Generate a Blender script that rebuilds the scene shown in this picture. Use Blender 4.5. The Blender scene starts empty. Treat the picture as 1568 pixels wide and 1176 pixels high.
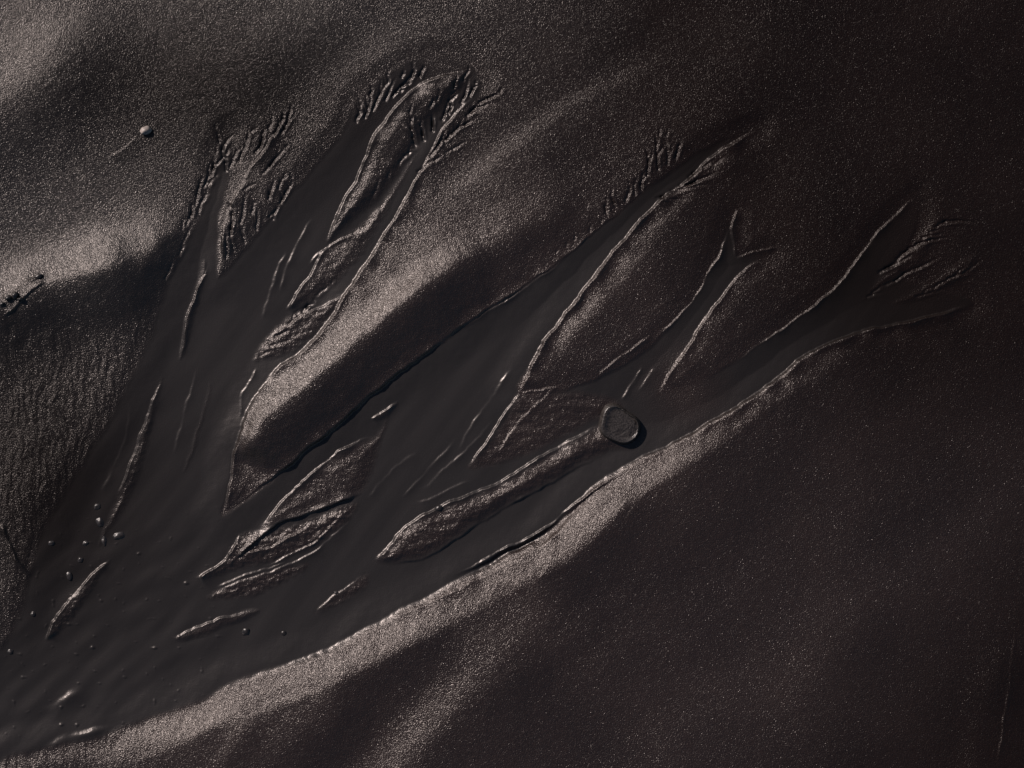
import bpy, math, random
import numpy as np
random.seed(4); rng=np.random.RandomState(7)
S=1/400.0           # plan unit -> metres
CX,CY=784,588
# ---------------------------------------------------------------- grid
STEP=1.2
xd=np.arange(-50,1620,STEP); yd=np.arange(-50,1228,STEP)
def outer(n=27,g=1.42,s=3.5):
    r=[];p=0
    for i in range(n):
        p+=s; s*=g; r.append(p)
    return np.array(r)
o=outer()
xs=np.concatenate([xd[0]-o[::-1],xd,xd[-1]+o]); ys=np.concatenate([yd[0]-o[::-1],yd,yd[-1]+o])
X,Y=np.meshgrid(xs,ys)   # Y is "south" distance
X=X.astype(np.float32);Y=Y.astype(np.float32)
# ---------------------------------------------------------------- noise
G=rng.rand(256,256).astype(np.float32)*2*np.pi
GXt,GYt=np.cos(G),np.sin(G)
def perlin(x,y,off=0):
    x=x+off*17.3+1000.5;y=y+off*31.7+1000.5
    xi=np.floor(x);yi=np.floor(y);fx=x-xi;fy=y-yi
    xi=xi.astype(np.int64);yi=yi.astype(np.int64)
    def g(ix,iy,dx,dy):
        a=ix&255;b=iy&255
        return GXt[a,b]*dx+GYt[a,b]*dy
    u=fx*fx*fx*(fx*(fx*6-15)+10);v=fy*fy*fy*(fy*(fy*6-15)+10)
    a=g(xi,yi,fx,fy);b=g(xi+1,yi,fx-1,fy);c=g(xi,yi+1,fx,fy-1);d=g(xi+1,yi+1,fx-1,fy-1)
    return ((a+(b-a)*u)*(1-v)+(c+(d-c)*u)*v)*1.5
def ss(x,a=0.0,b=1.0):
    t=np.clip((x-a)/(b-a),0,1); return t*t*(3-2*t)
near=(ss(X,-600,-60)*(1-ss(X,1630,2200))*ss(Y,-600,-60)*(1-ss(Y,1240,1800))).astype(np.float32)
wx=2.6*perlin(X/34,Y/34,1)+1.0*perlin(X/11,Y/11,2)+0.35*perlin(X/5,Y/5,5)
wy=2.6*perlin(X/34,Y/34,3)+1.0*perlin(X/11,Y/11,4)+0.35*perlin(X/5,Y/5,6)
WX=X+wx*near; WY=Y+wy*near
def catmull(p,n=6,closed=False):
    p=np.array(p,float)
    if len(p)<3: return p
    N=len(p);out=[]
    rngi=range(N) if closed else range(N-1)
    for i in rngi:
        if closed: a,b,c,d=p[(i-1)%N],p[i],p[(i+1)%N],p[(i+2)%N]
        else: a,b,c,d=p[max(i-1,0)],p[i],p[i+1],p[min(i+2,N-1)]
        for k in range(n):
            t=k/n
            out.append(0.5*((2*b)+(-a+c)*t+(2*a-5*b+4*c-d)*t*t+(-a+3*b-3*c+d)*t**3))
    if not closed: out.append(p[-1])
    return np.array(out)
def window(p,m):
    x0,y0=p.min(0)-m;x1,y1=p.max(0)+m
    i0,i1=np.searchsorted(xs,[x0,x1]);j0,j1=np.searchsorted(ys,[y0,y1])
    return slice(j0,j1),slice(i0,i1)
def dline(pts,m,smooth=True,n=5):
    p=catmull(pts,n) if smooth else np.array(pts,float)
    w=window(p,m);x=WX[w];y=WY[w]
    best=np.full(x.shape,1e12,np.float32);sg=np.ones_like(best);T=np.zeros_like(best)
    seg=np.diff(p,axis=0);L=np.hypot(seg[:,0],seg[:,1]);cum=np.concatenate([[0],np.cumsum(L)]);tot=cum[-1]
    for i in range(len(seg)):
        if L[i]<1e-6: continue
        dx,dy=seg[i];px=x-p[i,0];py=y-p[i,1]
        t=np.clip((px*dx+py*dy)/L[i]**2,0,1)
        d=(px-t*dx)**2+(py-t*dy)**2
        c=-(dx*py-dy*px)
        m_=d<best
        best=np.where(m_,d,best);sg=np.where(m_,np.sign(c),sg);T=np.where(m_,(cum[i]+t*L[i])/tot,T)
    return w,np.sqrt(best)*sg,T
def dpoly(pts,m,n=4,smooth=True):
    p=catmull(pts,n,True) if smooth else np.array(pts,float)
    w=window(p,m);x=WX[w];y=WY[w]
    best=np.full(x.shape,1e12,np.float32);ins=np.zeros(x.shape,bool)
    N=len(p)
    for i in range(N):
        a=p[i];b=p[(i+1)%N];dx,dy=b-a;l2=dx*dx+dy*dy
        if l2<1e-9: continue
        px=x-a[0];py=y-a[1];t=np.clip((px*dx+py*dy)/l2,0,1)
        np.minimum(best,(px-t*dx)**2+(py-t*dy)**2,out=best)
        if abs(dy)>1e-9:
            c=((a[1]>y)!=(b[1]>y))&(x<dx*(y-a[1])/dy+a[0]); ins^=c
    d=np.sqrt(best);return w,np.where(ins,d,-d)
def taper(T,e0,e1):
    return (ss(T/max(e0,1e-3)) if e0>0 else 1)*(ss((1-T)/max(e1,1e-3)) if e1>0 else 1)
H=np.zeros_like(X)
BRK=0.78+0.7*perlin(X/30,Y/30,61)          # scarps vary in height along their run
def bank(pts,A,w=3,L=25,e0=.2,e1=.2,side=1):
    """scarp: ground stands higher on one side of the line and dies away over L"""
    wd,d,T=dline(pts,max(L*4,12)); d=d*side
    H[wd]+=A*taper(T,e0,e1)*ss(d,-w,w)*np.exp(-np.maximum(d,0)/L)*BRK[wd]
def ridge(pts,A,wl,wr,e0=.25,e1=.25,pw=2,var=0):
    wd,d,T=dline(pts,max(wl,wr)*2.8)
    W=np.where(d<0,wl,wr)
    q=1+var*perlin(T*9,T*0+.37,71) if var else 1
    H[wd]+=A*q*taper(T,e0,e1)*np.exp(-np.abs(d/W)**pw)
# ---------------------------------------------------------------- channels
main=[(-160,1300),(-120,1060),(5,990),(45,885),(75,795),(140,690),(175,630),(225,530),(255,440),(290,365),(325,280),(334,225),
(352,200),(352,262),(341,310),(336,350),(335,425),(375,382),(410,340),(440,302),(482,256),(528,196),(543,158),(600,108),(660,84),(722,100),(737,146),
(690,182),(650,250),(600,340),(540,435),(480,520),(420,570),(385,620),(362,680),(350,750),(342,790),(400,748),(500,665),(600,580),(730,485),(830,420),
(930,340),(1000,283),(1060,240),(1110,212),(1166,194),(1095,240),(1040,288),(1000,318),(940,385),(870,475),(820,545),(793,602),(860,598),(925,575),(990,535),(1052,470),(1095,400),
(1125,325),(1130,392),(1182,384),(1130,422),(1080,490),(1040,550),(1008,602),(1060,588),(1115,560),(1200,502),(1280,440),(1350,352),(1412,294),(1400,360),(1380,420),
(1430,440),(1495,464),(1400,492),(1300,515),(1230,550),(1180,590),(1080,655),(960,715),(900,755),(830,822),(700,892),(560,965),(500,998),(430,1022),
(360,1045),(310,1072),(200,1108),(150,1130),(50,1148),(-20,1185),(-100,1330)]
w,d=dpoly(main,90,4)
D=np.full_like(X,-90.0);D[w]=d
soft=np.maximum((1-ss(X,240,360)),(1-ss(X,560,760))*ss(Y,860,930))
fl=ss(D,-3.5,4.5)*(1-soft)+ss(D,-7,6)*soft
hm=1
for hx,hy,hr in [(680,85,60),(1150,198,55),(1440,400,75),(1180,386,30),(345,205,35),(1410,300,50),(1125,325,30),(1050,590,60),(560,150,40)]:
    hm=hm*(1-.93*np.exp(-((X-hx)**2+(Y-hy)**2)/hr**2))
fl=fl*hm
deep=0.40+0.60*ss(D,0,50)
fade=1-0.6*ss(X-0.5*Y,900,1250)
Hch=-5.5*fl*deep*fade-2.0*ss(D,-30,0)*(1-fl)
# ---------------------------------------------------------------- swells / dunes
ridge([(850,335),(780,372),(712,412),(645,462),(575,520),(512,574),(455,622),(405,664),(372,712)],8,50,64,.36,.08)
ridge([(800,352),(762,374),(704,402),(638,450),(568,508),(506,562),(448,612),(398,655),(368,712)],18,27,52,.34,.08,1.8,.12)
ridge([(720,345),(640,385),(560,445),(480,510)],2.5,22,26,.3,.3)
ridge([(1080,70),(980,120),(880,170),(800,228),(720,288),(650,345)],2.8,20,50,.4,.3)
ridge([(900,305),(810,345),(735,378)],6.2,50,42,.4,.35)
ridge([(1230,80),(1100,170),(1000,240),(880,300)],3,70,80,.4,.4)
ridge([(1560,486),(1400,530),(1300,560),(1208,608),(1103,683),(998,752),(938,796),(868,862),(718,944),(578,1016),(438,1080),(338,1114),(196,1174),(56,1232)],15,44,135,.5,.12,1.6,.7)
ridge([(1010,745),(940,790),(880,840),(770,910)],5,30,45,.3,.3)
ridge([(700,945),(620,985),(540,1028),(470,1058)],4,26,40,.35,.35)
ridge([(920,900),(810,985),(720,1075),(630,1190),(580,1290)],11.5,52,100,.4,0)
ridge([(570,1040),(500,1095),(420,1170),(380,1270)],6,42,60,.3,0)
ridge([(400,1090),(370,1130),(330,1200)],3,18,30,.3,0)
ridge([(1330,820),(1290,950),(1270,1100),(1260,1260)],3,70,110,.4,0)
ridge([(1560,960),(1520,1080),(1490,1250)],3,30,60,.3,0)
ridge([(1150,215),(1066,300),(1020,355),(960,430),(890,515),(825,590)],3.5,22,70,.15,.15)
ridge([(1170,400),(1110,470),(1060,540),(1020,590)],3,18,55,.2,.2)
ridge([(190,-20),(130,60),(60,130),(-30,185),(-150,240)],14,70,90,.4,0,1.8)
ridge([(330,335),(250,380),(180,408),(90,436),(-30,480),(-140,525)],20,40,66,.36,0,1.8,.4)
ridge([(110,520),(60,640),(20,760),(-20,860)],2.5,50,60,.3,.3)
left=1-ss(X,300,420)
flw=fl*(1-left)+left*ss(D,-45,8)
H*=(1-.72*flw)
# strip and groove beside the foreground bank
ridge([(956,727),(892,772),(836,818),(766,853),(690,890)],-5,5,6,.15,.2)
# islands of stranded sand: (outline, height, bevel, roughness)
isl=[
([(713,108),(660,122),(618,150),(576,205),(552,258),(520,320),(498,372),(552,330),(602,280),(640,216),(668,176),(705,135)],6,22,.4),
([(640,232),(600,290),(560,335),(500,378),(468,428),(440,472),(492,452),(545,402),(590,330)],3.0,20,.5),
([(530,450),(490,468),(450,478),(412,512),(388,552),(430,545),(480,515)],2.4,18,.8),
([(312,398),(294,450),(280,500),(276,550),(288,520),(300,470),(314,420)],2,9,.3),
([(248,578),(230,620),(206,690),(184,750),(150,832),(168,812),(206,745),(230,656)],2.2,14,.6),
([(322,588),(302,650),(280,722),(296,690),(312,640)],1.2,10,.2),
([(600,622),(575,665),(520,690),(450,750),(400,806),(425,803),(485,785),(556,752),(577,700)],3.6,28,.45),
([(548,768),(485,790),(415,812),(366,818),(340,860),(300,886),(340,880),(385,868),(452,850),(520,810)],2.6,16,1.3),
([(470,862),(400,876),(330,905),(320,918),(380,915),(450,885)],1.3,14,1.2),
([(560,880),(520,905),(480,940),(520,925),(560,900)],0.8,12,.9),
([(384,934),(320,953),(265,976),(300,977),(388,943)],2.0,8,.5),
([(168,856),(122,902),(86,942),(70,982),(98,962),(135,912)],2.3,10,1.2),
([(608,616),(568,641),(592,640)],1.6,6,.3),
([(795,600),(862,596),(930,606),(955,622),(900,652),(800,702),(715,718),(752,670),(780,628)],2.0,32,.55),
([(965,630),(915,652),(840,695),(760,743),(680,774),(630,800),(600,830),(574,858),(600,863),(660,850),(722,808),(800,762),(860,728),(930,692),(975,684)],5,20,.7),
([(1445,330),(1400,370),(1350,425),(1318,462),(1370,430),(1425,390)],2.0,18,.2),
([(1500,385),(1430,425),(1370,465),(1430,452),(1485,425)],2.0,18,.2),
]
ISL=np.zeros_like(X);ROUGH=np.zeros_like(X)
for pts,h,bv,r in isl:
    w,d=dpoly(pts,14,4)
    m=ss(d,-3.0,bv)
    H[w]+=h*m
    ISL[w]=np.maximum(ISL[w],ss(d,-4,12));ROUGH[w]=np.maximum(ROUGH[w],r*ss(d,-4,10))
def rot(a):
    c,s_=math.cos(a),math.sin(a);return X*c+Y*s_,-X*s_+Y*c
U,V=rot(math.radians(-38))
sw=3.0*perlin(U/420,V/150,11)+0.7*perlin(U/190,V/60,12)
H+=sw*(1-0.85*fl)*near*(1-.5*ss(X,850,1250))*(1-.45*(1-ss(X,250,450)))
sx=np.clip((X-CX)/784,-1.6,1.6);
H+=(-20*sx**2*(sx>0)-4*sx*(sx>0))*1.0
# ---------------------------------------------------------------- scarps
def B(p,A=4,w=2.2,L=16,e0=.2,e1=.15):bank(p,A*1.2,w*.9,L,e0,e1,1)
def K(p,A=4,w=2.2,L=16,e0=.2,e1=.15):bank(p,A,w,L,e0,e1,-1)
B([(733,146),(690,182),(650,250),(600,340),(540,435),(480,520),(420,570),(385,620),(362,680),(350,750),(343,790)],5,2.5,16,.1,.05)
B([(715,108),(660,122),(618,150),(576,205),(552,258),(520,320),(498,372)],5.5,2.2,14,.1,.1)
B([(442,172),(400,235),(365,290),(343,345),(335,425)],4.5,2.2,14)
B([(1168,194),(1095,236),(1040,286),(1000,316),(940,385),(870,475),(820,545),(795,602)],6,2.4,14,.15,.05)
B([(795,602),(750,668),(715,716)],4,1.8,12,.05,.2)
K([(1045,240),(930,340),(830,420),(730,485),(600,580),(500,665),(350,785)],3.2,2.0,14,.3,.08)
B([(915,350),(830,422),(730,487),(650,540)],2.4,1.5,4,.3,.4)
B([(1412,294),(1350,352),(1280,440),(1200,502),(1115,562)],3.2,1.6,6,.15,.25)
B([(1495,464),(1400,490),(1300,513),(1230,548),(1180,588),(1080,653),(960,713)],5.0,2.4,18,.1,.3)
B([(960,722),(900,765),(835,830),(760,872),(690,905),(560,965)],3,2.4,16,.1,.3)
B([(950,722),(890,764),(832,810),(762,846),(690,884)],3.5,1.8,8,.15,.2)
B([(1128,318),(1122,350),(1127,396)],3.2,1.5,7);B([(1192,376),(1150,386),(1127,397)],2.6,1.4,6);B([(1120,345),(1110,372),(1095,402),(1052,470),(1000,520)],2.6,1.6,6)
B([(1182,388),(1130,422),(1080,490),(1040,550),(1008,602)],4.0,1.8,10,.3,.1)
B([(500,376),(468,428),(438,474)],4.5,2,9,.1,.1)
B([(915,652),(840,693),(760,741),(680,772),(630,800),(600,830),(574,858)],4.6,2,12,.1,.05)
K([(930,694),(860,730),(800,764),(722,810),(660,852),(600,865)],3,2,9,.2,.1)
B([(575,665),(520,690),(450,750),(400,806)],4.2,1.6,10)
K([(556,755),(485,783),(425,803),(385,835),(345,872)],6,1.8,9,.15,.2)
B([(248,578),(230,620),(206,690),(180,760)],3,1.6,8);B([(165,858),(120,902),(84,945),(70,982)],4,1.8,8,.1,.05)
B([(384,936),(320,953),(265,976)],3.0,1.5,5);B([(320,400),(298,450),(282,500),(276,550)],3,1.5,7)
B([(785,560),(730,640),(700,690)],1.3,2.4,8);B([(700,668),(660,715),(612,765)],1.2,2.4,7);B([(760,640),(700,700),(640,755)],1.2,2.4,7);B([(720,735),(670,758),(635,770)],1.1,2.2,7)
B([(860,585),(800,640),(760,700)],1.4,2,8);B([(640,690),(600,720),(560,765)],.8,2.4,8)
B([(985,560),(965,590),(950,612)],1.8,2,6);B([(1005,560),(975,600)],1.4,2,6);B([(1000,510),(950,545),(915,575)],2,1.5,6);B([(858,592),(830,596),(800,601)],2.5,1.5,5)
B([(0,800),(18,850),(48,885)],3.0,1.6,6);K([(0,790),(25,850),(45,880)],2.5,1.6,8)
B([(68,420),(40,436),(0,470)],3.4,2,6);K([(76,430),(50,450),(10,486)],3.4,2,6)
B([(1560,960),(1548,1050),(1530,1180)],1.2,1.2,5);B([(212,210),(190,225),(165,240)],1.2,2,8)
B([(395,560),(372,600),(366,640)],2,1.5,6);B([(560,355),(510,372),(470,405)],2.2,1.5,5);B([(525,455),(470,480),(410,520)],2.5,1.5,6)
B([(480,800),(430,830),(370,850)],4,1.5,6);B([(530,780),(480,830),(400,868)],3,1.5,6);B([(365,815),(350,850),(305,884)],5,1.8,7,.1,.05)
B([(540,790),(470,850),(330,905)],2.0,1.5,7);B([(608,616),(590,628),(566,642)],2.4,1.5,5)
B([(130,1050),(95,1072),(60,1092)],3.0,8,18,.35,.35);B([(180,1112),(110,1126),(60,1146)],2.6,7,14,.35,.35);B([(440,380),(418,430),(400,490)],1.6,2.4,8);B([(480,330),(450,380),(425,450)],1.3,2.4,9)
B([(440,860),(400,872),(330,900)],2.4,1.5,6);B([(555,885),(520,905),(480,940)],1.2,2,7)
B([(300,560),(285,620),(262,700)],.8,2.4,9);B([(200,620),(188,680),(150,760)],.8,2.4,8)
# ---------------------------------------------------------------- dendritic rills (erosion gullies) at the channel heads
def groove(pts,A,wl=2.0,wr=2.4):
    wd,d,T=dline(pts,14,True,3)
    W=np.where(d<0,wl,wr)*(.45+.75*T)
    H[wd]-=A*ss(T/.8)*ss((1-T)/.08)*np.exp(-np.abs(d/W)**1.5)
    H[wd]+=A*.35*ss(T/.8)*ss((1-T)/.25)*np.exp(-((d-4.4)/2.4)**2)
def tree(x,y,a,l,A,depth):
    """gully starting at its mouth (x,y) and climbing along heading a, forking as it climbs"""
    P=[(x,y)];h=a;n=5
    bend=random.uniform(-.08,.08)
    for i in range(n):
        h+=bend+random.uniform(-.06,.06)
        q=P[-1];P.append((q[0]+math.cos(h)*l/n,q[1]-math.sin(h)*l/n))
    groove(P[::-1],A,1.4+.3*A/2,1.8+.35*A/2)
    if depth>0 and l>13:
        for k in (1,2,3,4):
            if random.random()<.55:
                s=random.choice([-1,1]) if k%2 else (1 if random.random()<.6 else -1)
                q=P[k];tree(q[0],q[1],h+s*random.uniform(.28,.5),l*random.uniform(.34,.6)*(1.1-.12*k),A*.62,depth-1)
def rills(p0,p1,n,ang,l0,l1,A=3.0,jit=.13,depth=1,fan=0):
    for i in range(n):
        f=min(max((i+random.uniform(-.3,.3))/max(n-1,1),0),1)
        x=p0[0]+(p1[0]-p0[0])*f+random.uniform(-2,2);y=p0[1]+(p1[1]-p0[1])*f+random.uniform(-2,2)
        l=(l0+(l1-l0)*f)*random.choice([.7,.9,1.05,1.2,1.4])
        tree(x,y,math.radians(ang+fan*(f-.5))+random.uniform(-jit,jit),l,A*.88*random.uniform(.6,1.15),depth)
rills((352,258),(430,204),6,62,50,32,3.2,.12,1,-20);rills((346,262),(336,218),3,104,28,30,2.6,.15);rills((368,296),(415,250),3,46,32,34,2.6)
rills((352,362),(425,292),5,76,50,36,3.0,.12,1,-24);rills((345,402),(418,334),5,84,42,46,2.6,.12,1,-24);rills((412,335),(440,300),3,58,28,28,2.4)
rills((398,212),(438,186),4,64,28,26,2.6)
rills((545,190),(640,118),8,64,54,32,3.4,.11,1,-22);rills((566,150),(615,118),3,70,28,26,2.2)
rills((634,225),(718,150),7,76,60,34,3.4,.11,1,-28);rills((658,240),(730,158),8,42,34,34,3.0,.11,1,-20)
rills((650,168),(708,125),4,70,34,28,2.8)
rills((565,305),(625,238),5,70,28,30,1.8,.12,1);rills((636,262),(690,228),5,36,24,28,2.2,.1,0)
rills((990,275),(1035,245),4,92,62,30,3.0,.18,1,-30);rills((930,330),(985,295),5,92,24,30,2.2);rills((850,390),(920,345),5,80,12,18,1.6,.2,0)
rills((1000,306),(1062,276),7,16,54,48,2.4,.10,0,14);rills((1050,270),(1090,252),4,24,40,32,2.0,.1,0)
rills((1345,418),(1445,338),10,22,56,44,2.3,.12,0,-10);rills((1325,455),(1400,412),6,24,46,38,2.0,.1,0);rills((1400,455),(1480,415),6,28,46,34,2.0,.1,0)
rills((275,360),(325,260),8,74,28,36,2.0,.2);rills((255,430),(285,365),5,74,22,26,1.5,.2,0);rills((300,330),(336,232),6,64,28,32,2.0,.2)
rills((395,548),(450,482),5,25,38,32,1.6,.12);rills((420,520),(480,455),5,35,34,32,1.6,.12)
for f in range(26):
    q=f/25;x=1000-q*470;y=np.interp(x,[530,700,830,900,1000],[990,905,845,790,735])+random.uniform(4,22)
    l=random.uniform(14,34);bank([(x+l*.55,y-l*.1-4),(x,y+l*.35),(x-l*.25,y+l)],random.uniform(.3,.9),2.4,7,.35,.35,1)
# ---------------------------------------------------------------- fine relief
sand=(1-fl)
streak=perlin(U/26,V/5.5,21)
leftm=(1-ss(X,150,330))*ss(Y,400,560)*sand
sx2=X+9*perlin(X/50,Y/50,31)
H+=leftm*(0.55*perlin(sx2/9,Y/38,32)+0.25*perlin(sx2/4.5,Y/14,33))
H+=near*sand*(0.12*perlin(X/12,Y/12,22)+0.06*perlin(X/4.5,Y/4.5,23)+0.06*streak)
H+=near*np.minimum(ROUGH,2.2)*(1.0*perlin(X/18,Y/10,24)+.6*perlin(X/6.5,Y/5,25)+.2*perlin(X/3.6,Y/3.6,26))
U2,V2=rot(math.radians(-52))
H+=near*fl*(1-ISL)*(0.7*perlin(U2/170,V2/30,27)+0.05*perlin(U2/50,V2/9,28))
pool=(1-ss(X,250,420))*ss(Y,740,860)*fl
H+=pool*np.clip(perlin(X/12,Y/9,41)-.62,0,1)*4
H+=pool*1.0*perlin(U/60,V/26,43)
H+=Hch
Hm=H*S
# ---------------------------------------------------------------- mesh
def grid_mesh(name,Xg,Yg,Zg):
    ny,nx=Xg.shape
    co=np.empty((ny*nx,3),np.float32)
    co[:,0]=((Xg-CX)*S).ravel();co[:,1]=(-(Yg-CY)*S).ravel();co[:,2]=Zg.ravel()
    idx=np.arange(ny*nx).reshape(ny,nx)
    q=np.stack([idx[:-1,:-1],idx[1:,:-1],idx[1:,1:],idx[:-1,1:]],-1).reshape(-1,4)
    me=bpy.data.meshes.new(name)
    me.vertices.add(len(co));me.vertices.foreach_set('co',co.ravel())
    me.loops.add(len(q)*4);me.loops.foreach_set('vertex_index',q.ravel().astype(np.int32))
    me.polygons.add(len(q));me.polygons.foreach_set('loop_start',(np.arange(len(q))*4).astype(np.int32))
    me.update(calc_edges=True)
    me.polygons.foreach_set('use_smooth',np.ones(len(q),bool))
    ob=bpy.data.objects.new(name,me);bpy.context.collection.objects.link(ob);return ob
ground=grid_mesh('black_sand_beach',X,Y,Hm)
def attr(ob,n,a):
    at=ob.data.attributes.new(n,'FLOAT','POINT');at.data.foreach_set('value',a.astype(np.float32).ravel())
wet=fl*(1-.85*ISL)
attr(ground,'wet',wet)
damp_shade=ss(X-0.75*Y+200*perlin(X/500,Y/400,51),300,1050)*(1-.7*ss(Y,450,850))  # wet sand at upper right, plus painted shade for ground turned from the sun
damp_shade=np.maximum(damp_shade,1.0*np.exp(-(((X-40)/190)**2+((Y-720)/230)**2)))  # shade painted on the left bank slope facing away from the sun
damp_shade=np.maximum(damp_shade,1.0*np.exp(-(((X-310)/290)**2+((Y-130)/150)**2)))  # darkens the upper-left sand around the channel heads
damp_shade=np.maximum(damp_shade,.9*ss(X*.8+Y*.6,1500,1950))  # light falloff painted into the lower-right corner
attr(ground,'damp_shade',np.clip(damp_shade,0,1)*near+(1-near)*.5)
attr(ground,'warm',ss(X+.7*Y,400,1200))
# ---------------------------------------------------------------- materials
def N(nt,t,**k):
    n=nt.nodes.new(t)
    for a,b in k.items(): setattr(n,a,b)
    return n
def sandmat():
    m=bpy.data.materials.new('wet_black_sand');m.use_nodes=True;nt=m.node_tree;nt.nodes.clear();L=nt.links.new
    out=N(nt,'ShaderNodeOutputMaterial');p=N(nt,'ShaderNodeBsdfPrincipled');L(p.outputs[0],out.inputs[0])
    tc=N(nt,'ShaderNodeNewGeometry')
    wet=N(nt,'ShaderNodeAttribute',attribute_name='wet');dm=N(nt,'ShaderNodeAttribute',attribute_name='damp_shade');wa=N(nt,'ShaderNodeAttribute',attribute_name='warm')
    n1=N(nt,'ShaderNodeTexNoise');n1.inputs['Scale'].default_value=210;n1.inputs['Detail'].default_value=1;n1.inputs['Roughness'].default_value=.6
    v=N(nt,'ShaderNodeTexVoronoi');v.inputs['Scale'].default_value=270
    n2=N(nt,'ShaderNodeTexNoise');n2.inputs['Scale'].default_value=2.2;n2.inputs['Detail'].default_value=5
    for n in(n1,v,n2):L(tc.outputs['Position'],n.inputs['Vector'])
    def mth(op,a,b,c=None):
        x=N(nt,'ShaderNodeMath',operation=op)
        for i,q in enumerate((a,b,c)):
            if q is None: continue
            if isinstance(q,(int,float)): x.inputs[i].default_value=q
            else: L(q,x.inputs[i])
        return x.outputs[0]
    hgt=mth('MULTIPLY_ADD',v.outputs['Distance'],-.45,n1.outputs['Fac'])
    gs=mth('MULTIPLY_ADD',wet.outputs['Fac'],-.84,1.0)
    b=N(nt,'ShaderNodeBump');b.inputs['Distance'].default_value=.0021
    L(hgt,b.inputs['Height']);L(gs,b.inputs['Strength']);L(b.outputs[0],p.inputs['Normal'])
    r=N(nt,'ShaderNodeValToRGB');e=r.color_ramp.elements
    e[0].position=.3;e[0].color=(.0085,.0054,.0046,1);e[1].position=.75;e[1].color=(.0265,.0165,.0137,1)
    r2=N(nt,'ShaderNodeValToRGB');e=r2.color_ramp.elements
    e[0].position=.3;e[0].color=(.0070,.0058,.0053,1);e[1].position=.75;e[1].color=(.019,.0155,.0138,1)
    mixf=mth('MULTIPLY_ADD',n1.outputs['Fac'],.6,mth('MULTIPLY',n2.outputs['Fac'],.4));L(mixf,r.inputs[0]);L(mixf,r2.inputs[0])
    m0=N(nt,'ShaderNodeMix',data_type='RGBA');L(wa.outputs['Fac'],m0.inputs['Factor']);L(r2.outputs[0],m0.inputs[6]);L(r.outputs[0],m0.inputs[7])
    mw=N(nt,'ShaderNodeMix',data_type='RGBA');L(wet.outputs['Fac'],mw.inputs['Factor']);L(m0.outputs[2],mw.inputs[6]);mw.inputs[7].default_value=(.0178,.0160,.0155,1)
    mm=N(nt,'ShaderNodeMix',data_type='RGBA',blend_type='MULTIPLY');L(dm.outputs['Fac'],mm.inputs['Factor']);L(mw.outputs[2],mm.inputs[6]);mm.inputs[7].default_value=(.40,.34,.31,1)  # multiplies wet tone and painted shade into the sand colour
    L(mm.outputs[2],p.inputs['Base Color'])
    ro=mth('MULTIPLY_ADD',n2.outputs['Fac'],.10,.275);L(ro,p.inputs['Roughness'])
    wn=N(nt,'ShaderNodeMapRange');L(v.outputs['Color'],wn.inputs[0]);wn.inputs[1].default_value=.86;wn.inputs[2].default_value=.98;wn.inputs[3].default_value=.66;wn.inputs[4].default_value=1.0
    sp=mth('MULTIPLY',wn.outputs[0],mth('MULTIPLY_ADD',dm.outputs['Fac'],-.62,1.0))  # the same mask weakens the sheen
    sp=mth('MULTIPLY',sp,mth('MULTIPLY_ADD',wet.outputs['Fac'],-.25,1.0))
    L(sp,p.inputs['Specular IOR Level'])
    p.inputs['Specular Tint'].default_value=(1,.94,.91,1)
    return m
ground.data.materials.append(sandmat())
def stonemat(name,c0,c1,rough=.45,sc=60,bump=.003,detail=6):
    m=bpy.data.materials.new(name);m.use_nodes=True;nt=m.node_tree;p=nt.nodes['Principled BSDF']
    tc=nt.nodes.new('ShaderNodeTexCoord');n=nt.nodes.new('ShaderNodeTexNoise');n.inputs['Scale'].default_value=sc;n.inputs['Detail'].default_value=detail
    r=nt.nodes.new('ShaderNodeValToRGB');r.color_ramp.elements[0].color=(*c0,1);r.color_ramp.elements[1].color=(*c1,1)
    r.color_ramp.elements[0].position=.35;r.color_ramp.elements[1].position=.68
    b=nt.nodes.new('ShaderNodeBump');b.inputs['Distance'].default_value=bump;b.inputs['Strength'].default_value=.7
    nt.links.new(tc.outputs['Object'],n.inputs['Vector']);nt.links.new(n.outputs['Fac'],r.inputs[0]);nt.links.new(r.outputs[0],p.inputs['Base Color'])
    nt.links.new(n.outputs['Fac'],b.inputs['Height']);nt.links.new(b.outputs[0],p.inputs['Normal']);p.inputs['Roughness'].default_value=rough
    return m
def zat(x,y):
    i=np.searchsorted(xs,x);j=np.searchsorted(ys,y);return float(Hm[j,i])
import bmesh
from mathutils import Vector,noise
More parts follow.
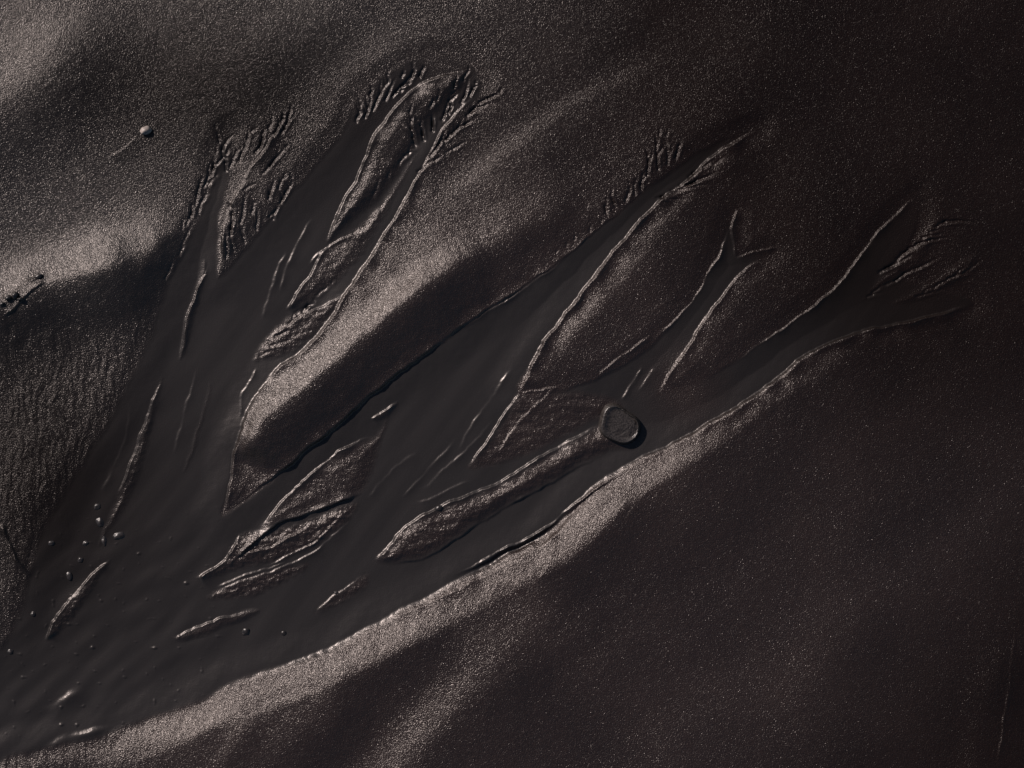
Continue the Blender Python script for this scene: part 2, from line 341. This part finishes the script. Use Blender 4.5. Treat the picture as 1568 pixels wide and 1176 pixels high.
def flat_stone():
    vs=[];fs=[];n=96
    prof=[(1.14,-9),(1.09,-2),(1.05,2.4),(1.0,5.8),(.955,7.8),(.92,8.3),(.88,7.7),(.83,6.2),(.77,5.2),(.70,4.9),(.6,5.0),(.5,5.2),(.4,5.4),(.3,5.6),(.2,5.7),(.1,5.7)]
    cx,cy=948,651;z0=zat(947,651)/S+1
    for r,z in prof:
        for k in range(n):
            a=2*math.pi*k/n;c,s=math.cos(a),math.sin(a)
            e=(abs(c)**2.9+abs(s)**2.9)**(-1/2.9)
            R=28.5*e*(1+.07*math.sin(2*a+.6)+.05*math.sin(3*a+2)+.04*noise.noise(Vector((c*1.6,s*1.6,4))))
            x=R*r*c;y=R*r*s*.90
            x,y=x*math.cos(.4)-y*math.sin(.4),x*math.sin(.4)+y*math.cos(.4)
            shift=(1-r)*22 if r<.9 else 0
            zz=z+(.7*noise.noise(Vector((x*.10,y*.10,3)))+.7*noise.noise(Vector((x*.35,y*.35,9))))*(r<.84)-.03*x
            vs.append(((x+shift)*S,-(y-shift*.2)*S,zz*S))
    for i in range(len(prof)-1):
        for k in range(n):
            k2=(k+1)%n;fs.append((i*n+k,i*n+k2,(i+1)*n+k2,(i+1)*n+k))
    fs.append(tuple((len(prof)-1)*n+k for k in range(n)))
    me=bpy.data.meshes.new('flat_beach_stone');me.from_pydata(vs,[],fs);me.update()
    if me.polygons[len(me.polygons)-1].normal.z<0: me.flip_normals()
    for q in me.polygons:q.use_smooth=True
    ob=bpy.data.objects.new('flat_beach_stone',me);bpy.context.collection.objects.link(ob)
    ob.location=((cx-CX)*S,-(cy-CY)*S,z0*S)
    me.materials.append(stonemat('wet_stone',(.014,.012,.011),(.044,.038,.035),.32,150,.0022,4));return ob
flat_stone()
def pebble_geo(bm,x,y,rx,ry,rz,ang,seed,sink=.35):
    r=bmesh.ops.create_icosphere(bm,subdivisions=3,radius=1)
    z=zat(x,y)
    for v in r['verts']:
        c=v.co.copy();k=1+.32*noise.noise(c*1.1+Vector((seed,0,0)))+.10*noise.noise(c*3.2+Vector((0,seed,0)))
        X_,Y_,Z_=c.x*rx*k,c.y*ry*k,c.z*rz*k
        v.co=Vector(((x-CX)*S+(X_*math.cos(ang)-Y_*math.sin(ang))*S,-(y-CY)*S+(X_*math.sin(ang)+Y_*math.cos(ang))*S,z+(Z_+rz*sink)*S))
def pebbles(name,lst,mat,sink=.35):
    bm=bmesh.new()
    for i,(x,y,rx,ry,rz,a) in enumerate(lst):pebble_geo(bm,x,y,rx,ry,rz,a,i*3.7,sink)
    me=bpy.data.meshes.new(name);bm.to_mesh(me);bm.free()
    for q in me.polygons:q.use_smooth=True
    ob=bpy.data.objects.new(name,me);bpy.context.collection.objects.link(ob);me.materials.append(mat);return ob
pale=stonemat('pale_pebble',(.16,.14,.125),(.36,.31,.28),.45,90,.003)
darkp=stonemat('dark_pebble',(.010,.009,.009),(.026,.022,.021),.34,80,.003)
pebbles('pale_pebble',[(224,200,9,6,6,.3)],pale)
pebbles('pebble_cluster',[(18,457,6,4,5,.3),(28,453,6,5,5,.9),(36,459,5,3,4,.2),(8,466,4,3,3,.5),(62,424,7,4,4,.5)],darkp)
L_=[(182,821,10,6,3,.15),(148,776,6,5,2.5,.4),(152,800,6,8,2.5,.2),(130,832,5,4,2,.3),(105,882,5,7,2.5,.1),(122,858,5,4,2,.3),(376,968,7,6,3,.5),(434,970,4,4,2,.1),
(50,940,4,4,2,0),(158,828,4,8,2,.1),(78,832,5,4,2,.3),(15,998,5,4,2,.3),(672,778,6,4,3,.4),(515,908,4,3,2,0)]
pebbles('stream_pebbles',L_,darkp,-.1)
# ---------------------------------------------------------------- light
EL=math.radians(34);AZ=math.radians(140)   # light comes from upper left
dirv=Vector((math.cos(AZ)*math.cos(EL),math.sin(AZ)*math.cos(EL),math.sin(EL)))
sl=bpy.data.lights.new('sun','SUN');sl.energy=5.0;sl.angle=math.radians(.5);sl.color=(1,.87,.81)
so=bpy.data.objects.new('sun',sl);so.rotation_euler=dirv.to_track_quat('Z','Y').to_euler();bpy.context.collection.objects.link(so)
wd=bpy.data.worlds.new('World');bpy.context.scene.world=wd;wd.use_nodes=True;nt=wd.node_tree
sk=nt.nodes.new('ShaderNodeTexSky');sk.sky_type='NISHITA';sk.sun_disc=False;sk.sun_elevation=EL;sk.sun_rotation=math.pi/2-AZ
nt.links.new(sk.outputs[0],nt.nodes['Background'].inputs[0]);nt.nodes['Background'].inputs[1].default_value=.05
cam=bpy.data.cameras.new('camera');co=bpy.data.objects.new('camera',cam);bpy.context.collection.objects.link(co)
co.location=(0,0,9);cam.sensor_width=36;cam.lens=36*9/(1568*S);cam.clip_end=5000
bpy.context.scene.camera=co
sc=bpy.context.scene;sc.view_settings.view_transform='Standard';sc.view_settings.look='None';sc.view_settings.exposure=0
